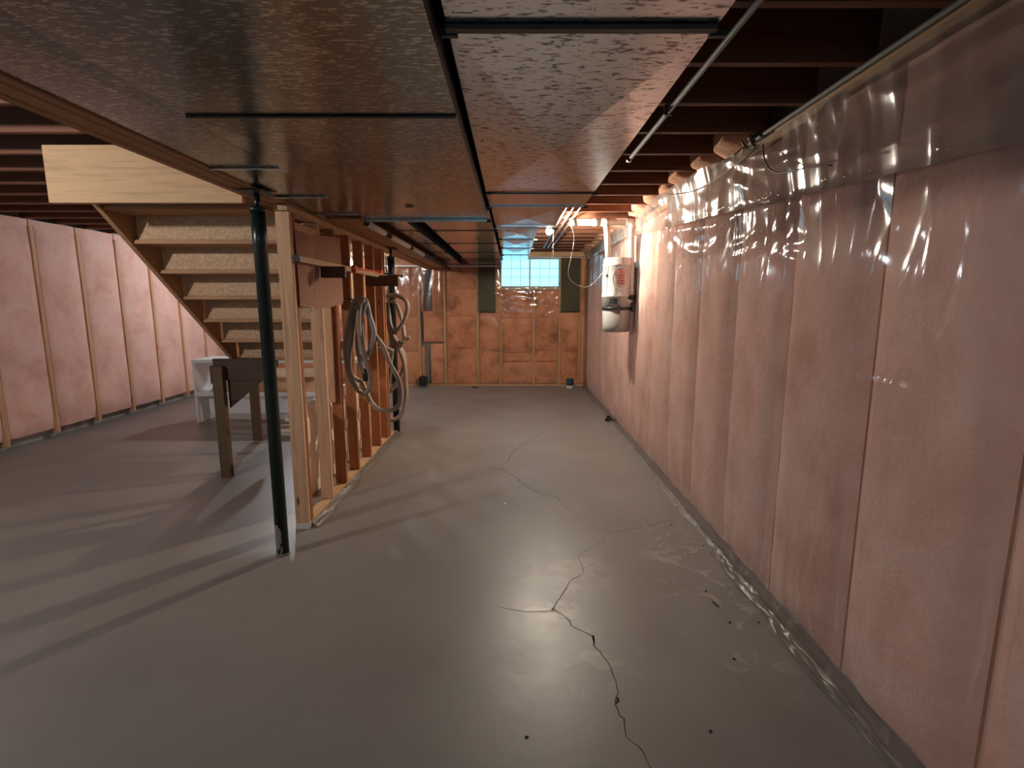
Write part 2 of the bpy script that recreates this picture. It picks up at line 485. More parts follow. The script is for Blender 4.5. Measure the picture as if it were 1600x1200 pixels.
def bbatt(x0, x1, z0, z1, s, d=.035, mat='pink_back'):
    me = batt_mesh('insulation_batt', x1-x0-.042, z1-z0, d, M[mat], s, nu=8, nv=8, amp=0.02)
    return obj('insulation_batt', me, None, wb, ((x0+x1)/2, YS-.005, z0))
rnd = random.Random(3)
for i in range(len(BX)-1):
    x0, x1 = BX[i], BX[i+1]
    cuts = [.045, .62+.1*rnd.random(), 1.28+.06*rnd.random(), 1.80, 2.37]
    if x1 <= -1.72: cuts = [.045, 1.2, 2.37]
    if abs(x0+1.71) < .01:
        # bay with gaps: concrete shows left of narrow slipped batts
        o = bbatt(-1.71, -1.60, .05, .75, 31); o = bbatt(-1.54, -1.24, .05, .80, 32)
        o = bbatt(-1.66, -1.24, .83, 1.40, 33, .05); o = bbatt(-1.49, -1.24, 1.38, 2.37, 34); bbatt(-1.70, -1.60, 1.38, 2.37, 35)
        continue
    if x0 >= -.22 and x1 <= .9: cuts = [.045, .46, .60+.03*i % .1, 1.28, 1.78]
    if abs(x0+.634) < .01 or abs(x0-.88) < .01: cuts = [.045, .66, 1.38]
    for a in range(len(cuts)-1):
        bbatt(x0, x1, cuts[a], cuts[a+1]-.004, i*5+a+50)
bbatt(1.25, 1.40, .045, 2.37, 90)
bbatt(-.335, -.19, 1.38, 2.37, 91)

# --- left wall: studs and batts
for i, y in enumerate([YF+.3+0.61*n for n in range(21)]):
    if y > 9.4: break
    if not (0.5 < y < 2.5):
        obj('stud', studm, None, wl, (XL+.048, y, .041))
for i, y in enumerate([YF+.3+0.61*(n+.5) for n in range(21)]):
    if y > 9.4 or (0.3 < y < 2.7): continue
    o = obj('insulation_batt', batts_r[i % 4], None, wl, (XL+.06, y, .10)); o.rotation_euler = (0, 0, R(90))

# ------------------------------------------------------------------ windows
def window(name, axis, c, a0, a1, z0, z1, nmid, hor, ver, depth=.10):
    w = bpy.data.objects.new(name, None); COL.objects.link(w); struct(w)
    def bx(mb, p0, p1, q0, q1, d0, d1):
        if axis == 'y': mb.box(p0, p1, c+d0, c+d1, q0, q1, bev=.002)
        else: mb.box(c+d0, c+d1, p0, p1, q0, q1, bev=.002)
    mb = MB(); t = .018
    bx(mb, a0, a1, z0, z0+t, 0, .06); bx(mb, a0, a1, z1-t, z1, 0, .06)
    bx(mb, a0, a0+t, z0+t, z1-t, 0, .06); bx(mb, a1-t, a1, z0+t, z1-t, 0, .06)
    mb.build('window_frame', M['frame_white'], w)
    mid = (a0+a1)/2
    mb = MB(); bx(mb, mid-.016, mid+.016, z0+t, z1-t, .005, .055); mb.build('mullion', M['frame_white'], w)
    for z in hor:
        for (p, q) in ((a0+t, mid-.016), (mid+.016, a1-t)):
            mb = MB(); bx(mb, p, q, z-.004, z+.004, .02, .026); mb.build('muntin', M['muntin'], w)
    for x in ver:
        mb = MB(); bx(mb, x-.004, x+.004, z0+t, z1-t, .02, .026); mb.build('muntin', M['muntin'], w)
    for (p, q) in ((a0+t, mid-.016), (mid+.016, a1-t)):
        mb = MB(); bx(mb, p, q, z0+t, z1-t, .036, .040); mb.build('pane', M['glass'], w)
    return w
window('window_1', 'y', YB+.03, WX0, WX1, WZ0, WZ1, 1, (2.02, 2.18), (-.01, .16, .52, .69))
window('window_2', 'x', XL-.12, .6, 2.4, 1.55, 2.35, 1, (), ())
window('unseen_fill_window', 'y', YF-.12, -1.0, .9, 1.45, 2.35, 1, (), ())  # last one is an unseen window added to fill the foreground with daylight

def portal(loc, rot, sx, sy):
    l = bpy.data.lights.new('window_portal', 'AREA'); l.shape = 'RECTANGLE'; l.size = sx; l.size_y = sy
    l.cycles.is_portal = True
    o = bpy.data.objects.new('window_portal', l); o.location = loc; o.rotation_euler = rot; COL.objects.link(o)
portal(((WX0+WX1)/2, YB+.15, (WZ0+WZ1)/2), (R(-90), 0, 0), 1.1, .52)
portal((XL-.18, 1.5, 1.95), (0, R(-90), 0), .8, 1.8)
portal((-.05, YF-.18, 1.9), (R(90), 0, 0), 1.9, .9)

# ------------------------------------------------------------------ vapour barrier sheets
def interp(x, pts):
    if x <= pts[0][0]: return pts[0][1]
    for (a, b), (c, d) in zip(pts, pts[1:]):
        if x <= c: return b+(d-b)*(x-a)/(c-a)
    return pts[-1][1]
TOP = [(-1, 2.33), (2.2, 2.335), (2.9, 2.36), (3.6, 2.41), (4.6, 2.45), (9.6, 2.45)]
def seam(y): return 2.05 + .073*(min(y, 6.0)-2.49)
def nz(a, b, c=0.0): return noise.noise(Vector((a, b, c)))
def ridge(v): return 1-abs(v)
def near_stud(y):
    t = ((y-RS[0])/.61) % 1.0
    return min(t, 1-t)*.61, t
SX = 1.325
def _wp(px, py):
    d = ray(px, py); t = 1.30/d.x
    return (d.y*t, EYE+d.z*t)
DRAPES = [[_wp(*p) for p in L] for L in (
    [(1040, 350), (1046, 364), (1060, 385), (1080, 395), (1100, 394), (1120, 380)],
    [(1060, 360), (1090, 358), (1120, 352), (1160, 330), (1215, 320)],
    [(1143, 385), (1165, 378), (1185, 362)], [(1145, 400), (1165, 395), (1185, 385)],
    [(1215, 390), (1232, 380), (1250, 380)], [(1212, 395), (1228, 402), (1242, 405)], [(1215, 360), (1225, 340), (1240, 315)],
    [(1155, 240), (1180, 245), (1210, 240), (1245, 232)], [(1150, 250), (1180, 258), (1210, 262), (1240, 248)],
    [(1150, 275), (1175, 290), (1200, 308)])]
SEGS = [(a, b) for L in DRAPES for a, b in zip(L, L[1:])]
def drape(y, z):
    if not (1.9 < y < 5.6 and z > 1.6): return 0.0
    best = 9.0
    for (a, b) in SEGS:
        ay, az = a[0]*.45, a[1]; by, bz = b[0]*.45-ay, b[1]-az
        qy, qz = y*.45-ay, z-az
        t = max(0.0, min(1.0, (qy*by+qz*bz)/(by*by+bz*bz)))
        e = (qy-t*by)**2+(qz-t*bz)**2
        if e < best: best = e
    return .013*math.exp(-best/.028**2)
def sheet_x(y, z, upper=False):
    zs = seam(y); d = 0.0; p0 = zs-z
    ds, t = near_stud(y)
    u = 2*t-1
    # soft pillow between studs
    d += .022*(1-u*u)*min(1, z/.3)
    d -= (0 if upper else .012*max(0, min(1, (p0-.3)/.3)))*math.exp(-(ds/.014)**2)*(.6+.6*nz(y*3, z*2))
    d += .014*nz(y*1.1, z*.9, 3)
    calm = interp(y, [(2, 1.0), (6, .8), (9, .6)])
    # tall fine vertical folds in the lower part
    r = ridge(nz(y*7+1.3*nz(y*2, z*1.5), z*.55, 5)*2.0)
    d += .007*max(0, r)**5*calm
    r = ridge(nz(y*3.2+z*.35, z*.4, 8)*2.2)
    d += .009*max(0, r)**9*calm
    p = zs - z
    if not upper:
        if p > -.02:
            bi = math.floor((y-RS[0])/.61)
            sag = .06 + .08*abs(nz(bi*1.7, 2.0)*2)
            q = p + sag*(u*u) - .02 + .03*nz(y*1.3, z*2, 4)
            fade = math.exp(-max(0, p)/.22)
            d += .015*fade*math.sin(q*21 + 3*nz(y*.8, 7))*(.35+.65*min(1, (ds)/.12))
            # radiating pleats from each stud below the seam
            ang = math.atan2(y-(RS[0]+.61*round((y-RS[0])/.61)), max(.02, p-.06))
            rad = math.hypot(ds, p-.06)
            d += .0035*math.exp(-rad/.16)*math.cos(ang*6+bi)
            d += .004*nz(y*3, z*9, 2)*fade
        # slack wrinkle line across mid height
        zl = 1.24+.02*nz(y*2, 4)-.012*(y-3)
        d += .013*math.exp(-((z-zl)/.014)**2)*(.6+.5*nz(y*3, 6))
        d += .004*nz(y*5, z*5, 9)
    else:
        q = -p
        d += .012 + .050*max(0, min(1, q/.35))*interp(y, [(4.4, 1), (5.4, .15)])
        d += .040*nz(y*1.0, z*4.4, 12) + .005*max(0, ridge(nz(y*1.6+z*3, z*5-y*.8, 13)*2))**3
        d += .003*nz(y*3.5, z*9, 14)
    return SX - d - drape(y, z)
def lower_fn(u, v):
    y = -1.6 + u*(9.44+1.6)
    z0 = .012; z1 = seam(y)+.03
    z = z0 + v*(z1-z0)
    x = sheet_x(y, z)
    if z < .06: x -= (0.06-z)*.25
    return (x, y, z)
def upper_fn(u, v):
    y = -1.6 + u*(9.44+1.6)
    z0 = seam(y)-.025+.008*nz(y*8, 1); z1 = interp(y, TOP)
    z = z0 + v*(z1-z0)
    return (sheet_x(y, z, True), y, z)
vb = thing('vapour_barrier_sheet', 'clear wrinkled plastic sheeting stapled over the pink insulation of the long right wall', 'plastic sheet', loc=(SX, 3.5, 0))
def rel(o, parent):
    o.matrix_parent_inverse = Matrix.Translation(-Vector(parent.location)); return o
rel(obj('lower_sheet', grid_mesh('lower_sheet', 720, 120, lower_fn, M['poly'], flip=True), None, vb), vb)
o = rel(obj('upper_sheet', grid_mesh('upper_sheet', 560, 30, upper_fn, M['poly_upper'], flip=True), None, vb), vb)
o['label'] = 'cloudy upper strip lapped over the seam'
def hem_fn(u, v):
    y = .2 + u*9.2
    x0 = SX-.030
    w = (.022+.05*max(0, nz(y*1.7, 3)+.3))*(1.2 if y < 4.2 else .6)
    z = .004 + .022*max(0, ridge(nz(y*6+v*2, v*3, 4)*2.2))**3*(1-v*.6) + .008*(1-v)
    return (x0 - v*w, y, z)
o = rel(obj('floor_hem', grid_mesh('floor_hem', 420, 8, hem_fn, M['poly_hem']), None, vb), vb)
# staples along the lap seam
sb = MB()
for i in range(60):
    y = 1.2+i*.13+.03*math.sin(i*5.1)
    z = seam(y)+.004
    x = sheet_x(y, z, True)-.004
    sb.box(x-.001, x+.001, y-.006, y+.006, z-.001, z+.001)
o = sb.build('staple', M['cleat_bright'], vb); rel(o, vb); o['kind'] = 'stuff'

def back_fn(u, v):
    x = -5.2 + u*6.46; z = .02 + v*2.36
    d = .008*nz(x*1.2, z*1.0, 21) + .003*max(0, ridge(nz(x*5, z*.8, 22)*2.1))**5
    if x > -.9:
        for (cx, cz) in ((-.15, 1.80), (.40, 1.80), (.88, 1.80), (-.55, 1.40), (.85, 1.42)):
            rad = math.hypot(x-cx, z-cz); ang = math.atan2(z-cz, x-cx)
            d += .006*math.exp(-rad/.22)*math.cos(ang*7)
        q = (1.80-z) + .25*((x-.35)/.5)**2*.4
        if z < 1.82: d += .012*math.exp(-(1.82-z)/.16)*math.sin(q*55)
    d += .0015*nz(x*7, z*7, 23)
    if 1.84 < z < 2.36 and -.24 < x < .9: d = .003*nz(x*3, z*3, 1)
    return (x, 9.462-abs(d)*1.2-.008, z)
vb2 = thing('vapour_barrier_sheet', 'clear plastic sheeting stretched over the studs and window of the far wall', 'plastic sheet', loc=(-2, 9.46, 0))
bme = grid_mesh('back_sheet', 260, 96, back_fn, M['poly_back'])
bmx = bmesh.new(); bmx.from_mesh(bme)
bmesh.ops.delete(bmx, geom=[f for f in bmx.faces if WX0+.01 < f.calc_center_median().x < WX1-.01 and f.calc_center_median().z > WZ0+.01], context='FACES')
bmx.to_mesh(bme); bmx.free()
rel(obj('sheet', bme, None, vb2), vb2)

# ------------------------------------------------------------------ olive ribbed panels either side of the window
def ribbed(x0, x1, z0, z1, label):
    p = thing('ribbed_foam_panel', label, 'panel', 'olive panels beside the window', loc=((x0+x1)/2, 9.43, z0))
    n = 9; w = (x1-x0)/n
    for i in range(n):
        a = -(x1-x0)/2+i*w
        mb = MB().box(a+.002, a+w-.002, -.012, .012, 0, z1-z0, bev=.004)
        mb.build('rib', M['olive'], p)
    MB().box(-(x1-x0)/2, (x1-x0)/2, .006, .016, 0, z1-z0).build('backing', M['olive'], p)
ribbed(-.615, -.30, 1.385, 2.36, 'dark olive ribbed panel left of the window on the far wall')
ribbed(.885, 1.235, 1.395, 2.345, 'dark olive ribbed panel between the window and the right corner')

# ------------------------------------------------------------------ ducts
def duct_section(name, parent, x0, x1, y0, y1, zb, zt, mat, dip=.012, side=None, n=1):
    """n cross-broken pans end to end, plus the side walls, one section of duct"""
    L = (y1-y0)/n
    for i in range(n):
        a, b = y0+i*L+.002, y0+(i+1)*L-.002
        mb = MB(); bm = mb.bm
        V = lambda *c: bm.verts.new(c)
        c = V((x0+x1)/2, (a+b)/2, zb-dip)
        p = [V(x0, a, zb), V(x1, a, zb), V(x1, b, zb), V(x0, b, zb)]
        for q in range(4): bm.faces.new((p[q], c, p[(q+1) % 4]))
        t = [V(x0, a, zb+.003), V(x1, a, zb+.003), V(x1, b, zb+.003), V(x0, b, zb+.003)]
        for q in range(4): bm.faces.new((p[q], p[(q+1) % 4], t[(q+1) % 4], t[q]))
        bm.faces.new(t)
        o = mb.build('bottom_pan', mat, parent); rel(o, parent)
        mb = MB()
        mb.box(x0, x0+.002, a, b, zb+.004, zt); mb.box(x1-.002, x1, a, b, zb+.004, zt)
        mb.box(x0, x1, a, b, zt, zt+.002)
        mb.box(x0+.002, x1-.002, b-.002, b, zb+.004, zt)
        o = mb.build('duct_wall', M['duct_side'], parent); rel(o, parent)
def cleat(parent, x0, x1, y, zb, w=.022, h=.010, mat='cleat', tabs=True, dz=.0):
    o = MB().box(x0, x1, y-w/2, y+w/2, zb-h-dz, zb-.0015-dz, bev=.002).build('slip_cleat', M[mat], parent); rel(o, parent)
    if tabs:
        for x in (x0, x1):
            o = MB().box(x-.012, x+.030, y+w/2, y+w/2+.014, zb-h-.004, zb-.001, bev=.001).build('drive_cleat', M['cleat'], parent); rel(o, parent)

HR = EYE+.68; HL = EYE+.62; ZT = JZ-.015
dr = thing('supply_duct', 'galvanised rectangular duct overhead, running to the window beside the open joists', 'duct', loc=(.18, 2.0, HR))
rx0, rx1 = -.161, .508
duct_section('a', dr, rx0, rx1, -1.6, -.10, HR, ZT, M['galv'])
duct_section('a', dr, rx0, rx1, -.10, 1.39, HR, ZT, M['galv'])
duct_section('b', dr, rx0, rx1, 1.40, 3.33, HR, ZT, M['galv'], dip=.028)
duct_section('c', dr, rx0, rx1, 3.335, 3.76, HR, ZT, M['galv_far'], dip=.001)
duct_section('d', dr, rx0+.01, .385, 3.77, 4.80, HR+.006, ZT, M['galv_far'], dip=.013)
duct_section('e', dr, rx0+.02, .245, 4.81, 8.45, HR+.008, ZT, M['galv_far'], dip=.010, n=4)
cleat(dr, rx0, rx1, -.10, HR); cleat(dr, rx0-.005, rx1, 1.39, HR, .026, .014)
cleat(dr, rx0, rx1, 3.33, HR, .012, .008); cleat(dr, rx0, rx1, 3.765, HR, .014, .010, 'cleat_bright')
cleat(dr, rx0+.01, .385, 4.805, HR, .020, .012, 'cleat_bright')
for k in range(1, 4): cleat(dr, rx0+.02, .245, 4.81+.91*k, HR+.008, .012, .008)
dl = thing('return_duct', 'wide galvanised duct overhead with dark reflections in its colour, left of the narrow dark gap', 'duct', loc=(-.6, 2.0, HL))
lx0, lx1 = -1.09, -.186
duct_section('a', dl, lx0, lx1, -1.6, .20, HL, ZT, M['galv_dark_reflect'], dip=.010)
duct_section('b', dl, lx0, lx1, .20, 1.83, HL, ZT, M['galv_dark_reflect'], dip=.012)
duct_section('c', dl, lx0, lx1, 1.835, 3.95, HL, ZT, M['galv_dark_reflect'], dip=.014)
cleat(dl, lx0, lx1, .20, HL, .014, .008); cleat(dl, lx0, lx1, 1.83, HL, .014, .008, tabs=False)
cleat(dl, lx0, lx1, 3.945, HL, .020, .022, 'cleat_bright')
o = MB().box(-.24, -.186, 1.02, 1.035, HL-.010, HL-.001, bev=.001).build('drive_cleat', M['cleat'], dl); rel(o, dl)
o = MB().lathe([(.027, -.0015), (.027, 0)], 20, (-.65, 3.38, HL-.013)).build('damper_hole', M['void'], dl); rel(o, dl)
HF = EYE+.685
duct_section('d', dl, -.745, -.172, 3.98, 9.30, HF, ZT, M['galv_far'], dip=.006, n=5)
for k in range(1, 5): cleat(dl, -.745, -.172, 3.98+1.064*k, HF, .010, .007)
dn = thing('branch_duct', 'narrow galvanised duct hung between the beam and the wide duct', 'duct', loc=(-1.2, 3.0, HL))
duct_section('a', dn, -1.395, -1.094, -1.0, 2.50, HL+.003, ZT, M['galv_dark_reflect'], dip=.003)
duct_section('a', dn, -1.395, -1.094, 2.505, 3.14, HL+.003, ZT, M['galv_dark_reflect'], dip=.003)
duct_section('a', dn, -1.395, -1.094, 3.145, 3.73, HL+.003, ZT, M['galv_dark_reflect'], dip=.003)
for y in (2.5, 3.14, 3.73): cleat(dn, -1.395, -1.08, y, HL+.003, .014, .012, 'cleat_bright', tabs=False)
dn2 = thing('branch_duct', 'narrow galvanised duct past the lip of the wide one, left of the dark slot', 'duct', loc=(-1.0, 5.0, HF))
duct_section('b', dn2, -1.09, -.90, 3.98, 9.30, HF, ZT, M['galv_far'], dip=.004, n=5)
for k in range(1, 5): cleat(dn2, -1.09, -.90, 3.98+1.064*k, HF, .010, .007)

# white trim strip closing the duct ends at the far wall
t1 = struct(MB().box(-2.6, -.18, 9.36, 9.40, 2.185, 2.215, bev=.003).build('trim_1', M['white_strip']))

# ------------------------------------------------------------------ beam and posts
bmt = thing('support_beam', 'built-up wooden beam of four plies running over the green posts', 'beam', loc=(-1.45, 3, 2.15))
for i in range(4):
    x = -1.555+i*.040
    o = MB().box(x, x+.037, YF+.05, 9.44, 2.152+(.003 if i % 2 else 0), JZ-.004, bev=.002).build('beam_ply', M['beam'], bmt); rel(o, bmt)
sf = MB().box(-1.385, -1.125, 3.99, 9.30, 2.165, 2.185, bev=.002).build('soffit_board', M['beam'])
tag(sf, 'long brown board lying flat beside the beam, past the duct end', 'board')

def telepost(x, y, label, r=.037, peel=True, sc=0.07):
    t = thing('support_post', label, 'post', 'green adjustable posts', loc=(x, y, 0))
    MB().lathe([(r, .0), (r, 1.86), (r+.002, 1.865), (r+.003, 2.055)], 28).build('tube', M['green'], t)
    MB().lathe([(r+.008, 2.045), (r+.008, 2.068), (r+.002, 2.072)], 28).build('collar', M['green'], t)
    MB().lathe([(.016, 2.06), (.016, 2.143)], 16).build('screw_jack', M['green'], t)
    MB().box(-.075, .075, -.10, .10, 2.143, 2.1505, bev=.001).build('top_plate', M['cleat'], t)
    if peel:
        def pf(u, v):
            a = R(-175)+u*R(115); z = .004+v*.20
            rr = r+.0012
            return (rr*math.cos(a), rr*math.sin(a), z)
        mb = MB(); bm = mb.bm
        n = 14; rows = 10
        for j in range(rows):
            for i in range(n):
                u0, u1, v0, v1 = i/n, (i+1)/n, j/rows, (j+1)/rows
                uc, vc = (u0+u1)/2-.5, (v0+v1)/2
                if (uc/.5)**2+((vc-.62)/.42)**2 < .8 or (vc < .3 and noise.noise(Vector((uc*7, vc*9, 3))) > .0):
                    bm.faces.new([bm.verts.new(pf(*q)) for q in ((u0, v0), (u1, v0), (u1, v1), (u0, v1))])
        mb.build('peeled_patch', M['post_peel'], t)
    MB().lathe([(r+.004, 0), (r+.003, .012)], 28).build('foot_ring', M['post_peel'], t)
    return t
telepost(-1.425, 2.985, 'dark green steel post in front of the stud wall, paint peeling at its foot')
telepost(-1.39, 6.02, 'dark green steel post at the far end of the stud wall, behind the hanging hose', peel=False)

# ------------------------------------------------------------------ partition stud wall
pw = thing('stud_partition', 'open wooden stud wall beside the stairs with cardboard tacked on it', 'stud wall', loc=(-1.44, 3.35, 0))
def pbox(name, x0, x1, y0, y1, z0, z1, mat, bev=.002, rz=0, tilt=None):
    mb = MB(); mb.box(x0, x1, y0, y1, z0, z1, bev=bev)
    if tilt: bmesh.ops.rotate(mb.bm, cent=((x0+x1)/2, (y0+y1)/2, z0), matrix=tilt, verts=mb.bm.verts[:])
    o = mb.build(name, M[mat], pw); rel(o, pw); return o
pbox('bottom_plate', -1.485, -1.397, 3.40, 5.96, .001, .039, 'lumber_y')
pbox('top_plate', -1.485, -1.397, 3.31, 5.96, 2.112, 2.149, 'lumber_y')
pbox('stud', -1.488, -1.398, 3.335, 3.373, .001, 2.110, 'stud')
for i, y in enumerate((3.80, 4.14, 4.50, 4.89, 5.28, 5.62, 5.70)):
    pbox('stud', -1.484+.002*math.sin(i*3), -1.396, y, y+.038, .041, 2.110, 'stud' if i == 0 else 'stud_shaded')
pbox('stud', -1.484, -1.396, 3.375, 3.413, .041, 2.110, 'stud_shaded')
pbox('scab_board', -1.55, -1.44, 4.10, 4.135, .74, 1.56, 'stud')
pbox('blocking', -1.484, -1.40, 3.42, 3.79, 2.02, 2.058, 'lumber_y')
# pale base of the near stud where it was painted with the floor
pbox('painted_foot', -1.490, -1.396, 3.332, 3.376, .001, .045, 'white_strip', bev=.001)['label'] = 'grey painted foot'

# crumpled strip of plastic under the bottom plate
def crum(u, v):
    y = 3.36+u*2.65; x = -1.39+v*.10*(.6+.5*nz(y*3, 2)) + .012*nz(y*4, 9)
    z = .004 + .040*(1-v)**1.5*(0.7+.5*nz(y*5, v*3)) + .012*max(0, ridge(nz(y*9+v*4, v*4, 6)*2))**3*(1-v)
    return (x, y, z)
cs = obj('crumpled_plastic_strip', grid_mesh('crumpled', 220, 10, crum, M['poly_torn']), None)
tag(cs, 'crumpled strip of clear plastic along the foot of the stud wall', 'plastic sheet')

# cardboard sheets tacked to the studs
def cardboard(y0, y1, zt0, zt1, zb, label, seed, x=-1.388, skew=0):
    n = 34; mb = MB(); bm = mb.bm; fr = []; bk = []
    for lst, xx in ((fr, x), (bk, x-.004)):
        for i in range(n+1):
            t = i/n; y = y0+(y1-y0)*t
            b = zb + skew*t + .014*nz(t*14, seed) + .010*nz(t*40, seed, 2)
            lst.append((bm.verts.new((xx+.006*math.sin(t*3+seed), y, b)), bm.verts.new((xx+.010*math.sin(t*3), y, zt0+(zt1-zt0)*t))))
    for i in range(n):
        bm.faces.new((fr[i][0], fr[i+1][0], fr[i+1][1], fr[i][1])); bm.faces.new((bk[i+1][0], bk[i][0], bk[i][1], bk[i+1][1]))
        bm.faces.new((fr[i][0], bk[i][0], bk[i+1][0], fr[i+1][0])); bm.faces.new((fr[i][1], fr[i+1][1], bk[i+1][1], bk[i][1]))
    bm.faces.new((fr[0][0], fr[0][1], bk[0][1], bk[0][0])); bm.faces.new((fr[n][1], fr[n][0], bk[n][0], bk[n][1]))
    o = mb.build('cardboard_sheet', M['card']); tag(o, label, 'cardboard', 'cardboard sheets on the stud wall')
cardboard(3.385, 3.66, 2.00, 2.005, 1.515, 'brown cardboard sheet tacked to the studs next to the nearest stud', 1)
cardboard(3.665, 4.25, 2.01, 2.06, 1.50, 'brown cardboard sheet behind the black block, with a torn bottom edge', 5, x=-1.386, skew=.03)

# long wooden batten with black end, across the studs
bt = thing('wooden_batten', 'long thin wooden batten with a black end, fixed across the studs', 'batten', loc=(-1.35, 3.3, 1.82))
o = MB().box(-1.372, -1.336, 3.33, 6.15, 1.800, 1.838, bev=.002).build('bar', M['lumber_y'], bt); rel(o, bt)
o = MB().box(-1.374, -1.334, 3.295, 3.335, 1.797, 1.841, bev=.003).build('end_cap', M['dark'], bt); rel(o, bt)
# dark blocks sticking out of the wall
def blk(x0, x1, y, z0, z1, label):
    b = thing('timber_block', label, 'wood block', 'dark blocks on the stud wall', loc=((x0+x1)/2, y, z0))
    o = MB().box(x0, x1, y-.019, y+.019, z0, z1, bev=.003).build('board', M['dark_wood'], b); rel(o, b)
    o = MB().tube([(x0+.04, y-.024, z0+.06), (x0+.04, y-.016, z0+.06)], .006, 8).build('nail_head', M['cleat'], b); rel(o, b)
p = atY(500, 416, 3.74); q = atY(539, 434, 3.74)
blk(p.x, q.x, 3.76, q.z, p.z, 'black block projecting in front of the cardboard, under the batten')
p = atY(570, 430, 5.24); q = atY(622, 447, 5.24)
blk(p.x, q.x, 5.26, q.z, p.z, 'dark wooden block under the orange clamp, in front of the far post')
# orange bar clamp
bc = thing('bar_clamp', 'orange bar clamp with a black screw lying along the batten', 'clamp', loc=(-1.3, 5.0, 1.8))
A = atY(551, 418, 4.35); B = atY(598, 427, 5.55); C2 = atY(627, 431, 5.75)
o = MB().tube([A, B], .011, 8).build('bar', M['orange'], bc); rel(o, bc)
o = MB().box(B.x-.02, B.x+.02, B.y-.12, B.y-.06, B.z-.035, B.z+.03, bev=.004).build('jaw', M['orange'], bc); rel(o, bc)
o = MB().box(A.x-.02, A.x+.02, A.y+.02, A.y+.06, A.z-.045, A.z+.02, bev=.004).build('fixed_jaw', M['orange'], bc); rel(o, bc)
o = MB().tube([B, C2], .008, 8).build('screw', M['dark'], bc); rel(o, bc)
o = MB().tube([C2+Vector((-.002, 0, 0)), C2+Vector((.012, .01, 0))], .018, 10).build('handle', M['dark'], bc); rel(o, bc)

# ------------------------------------------------------------------ hoses
def hz(pts, Y, wob=.04, ph=0.0):
    out = []
    for i, (a, b) in enumerate(pts):
        out.append(atY(520+a/4.136, 380+b/4.136, Y+wob*math.sin(i*.9+ph)))
    return out
def hose(name, pts, r, mat, parent):
    cp = catmull(pts, 9)
    rr = [r*(1+.06*(i % 2)) for i in range(len(cp))]
    o = MB().tube(cp, rr, 10).build(name, M[mat], parent); rel(o, parent); return o
h1 = thing('vacuum_hose', 'beige and grey vacuum hose coiled in long loops, hung at mid stud wall', 'hose', 'hanging vacuum hoses', loc=(-1.3, 4.4, 0))
P1 = [(205, 372), (165, 358), (130, 400), (110, 480), (88, 600), (84, 720), (108, 850), (150, 935), (200, 972), (238, 930), (240, 850), (215, 760), (185, 660), (168, 540), (170, 430), (185, 368)]
P2 = [(185, 368), (215, 375), (238, 470), (264, 560), (258, 640), (236, 702), (214, 728), (196, 640), (182, 520), (176, 420), (160, 366)]
P3 = [(160, 366), (150, 420), (130, 520), (118, 640), (106, 760), (122, 850), (165, 885), (190, 900), (215, 960), (250, 1030), (300, 1075), (365, 1080), (425, 1050), (438, 960), (420, 870), (370, 780), (320, 660), (275, 595), (250, 520), (225, 440), (212, 385)]
P4 = [(212, 385), (195, 440), (160, 600), (165, 700), (190, 800), (215, 850)]
hose('hose_loop', hz(P1, 4.30, .03, 0), .0195, 'hose', h1)
hose('hose_loop', hz(P2, 4.36, .03, 1), .0195, 'hose_grey', h1)['label'] = 'greyer loop'
hose('hose_loop', hz(P3, 4.40, .04, 2), .0195, 'hose', h1)
hose('hose_loop', hz(P4, 4.33, .02, 2), .0195, 'hose_grey', h1)
e = atY(520+212/4.136, 380+845/4.136, 4.33)
o = MB().tube([e+Vector((0, 0, .05)), e+Vector((0, 0, -.06))], .026, 12).build('hose_cuff', M['dark'], h1); rel(o, h1)
hk = atY(520+185/4.136, 380+372/4.136, 4.36)
o = MB().tube([(-1.40, 4.36, hk.z+.02), (-1.30, 4.36, hk.z), (hk.x+.03, 4.36, hk.z-.01)], .006, 8).build('hanging_hook', M['dark']); tag(o, 'dark steel hook holding up the nearer coil of hose', 'hook')
h2 = thing('vacuum_hose', 'beige vacuum hose coiled in loose knots, hung on the far green post', 'hose', 'hanging vacuum hoses', loc=(-1.3, 5.8, 0))
Q1 = [(290, 392), (318, 355), (370, 338), (430, 342), (475, 375), (484, 425), (468, 485), (430, 545), (405, 575)]
Q2 = [(350, 380), (362, 450), (375, 540), (400, 610), (440, 657), (462, 625), (455, 545), (435, 450), (405, 385), (365, 372)]
Q3 = [(345, 392), (352, 480), (372, 580), (385, 680), (375, 780), (362, 880), (354, 960), (395, 930), (440, 850), (466, 770), (446, 692), (405, 664), (370, 670)]
Q4 = [(430, 680), (462, 780), (472, 900), (475, 1000), (452, 1095), (400, 1140), (355, 1128), (318, 1100)]
Q5 = [(452, 640), (470, 615), (498, 610)]
Q6 = [(250, 720), (290, 690), (340, 680), (392, 700)]
hose('hose_loop', hz(Q1, 5.80, .03, 0), .024, 'hose', h2)
hose('hose_loop', hz(Q2, 5.84, .03, 1), .024, 'hose', h2)
hose('hose_loop', hz(Q3, 5.88, .03, 2), .024, 'hose', h2)
hose('hose_loop', hz(Q4, 5.78, .03, 0), .024, 'hose', h2)
hose('hose_end', hz(Q5, 5.80, .0, 0), .026, 'hose', h2)
hose('hose_end', hz(Q6, 5.52, .0, 0), .024, 'hose', h2)
hk = atY(520+360/4.136, 380+372/4.136, 5.84)
o = MB().tube([(-1.40, 5.84, hk.z+.02), (hk.x, 5.84, hk.z-.005), (hk.x+.03, 5.84, hk.z+.03)], .006, 8).build('hanging_hook', M['dark']); tag(o, 'dark steel hook holding up the farther coil of hose', 'hook')

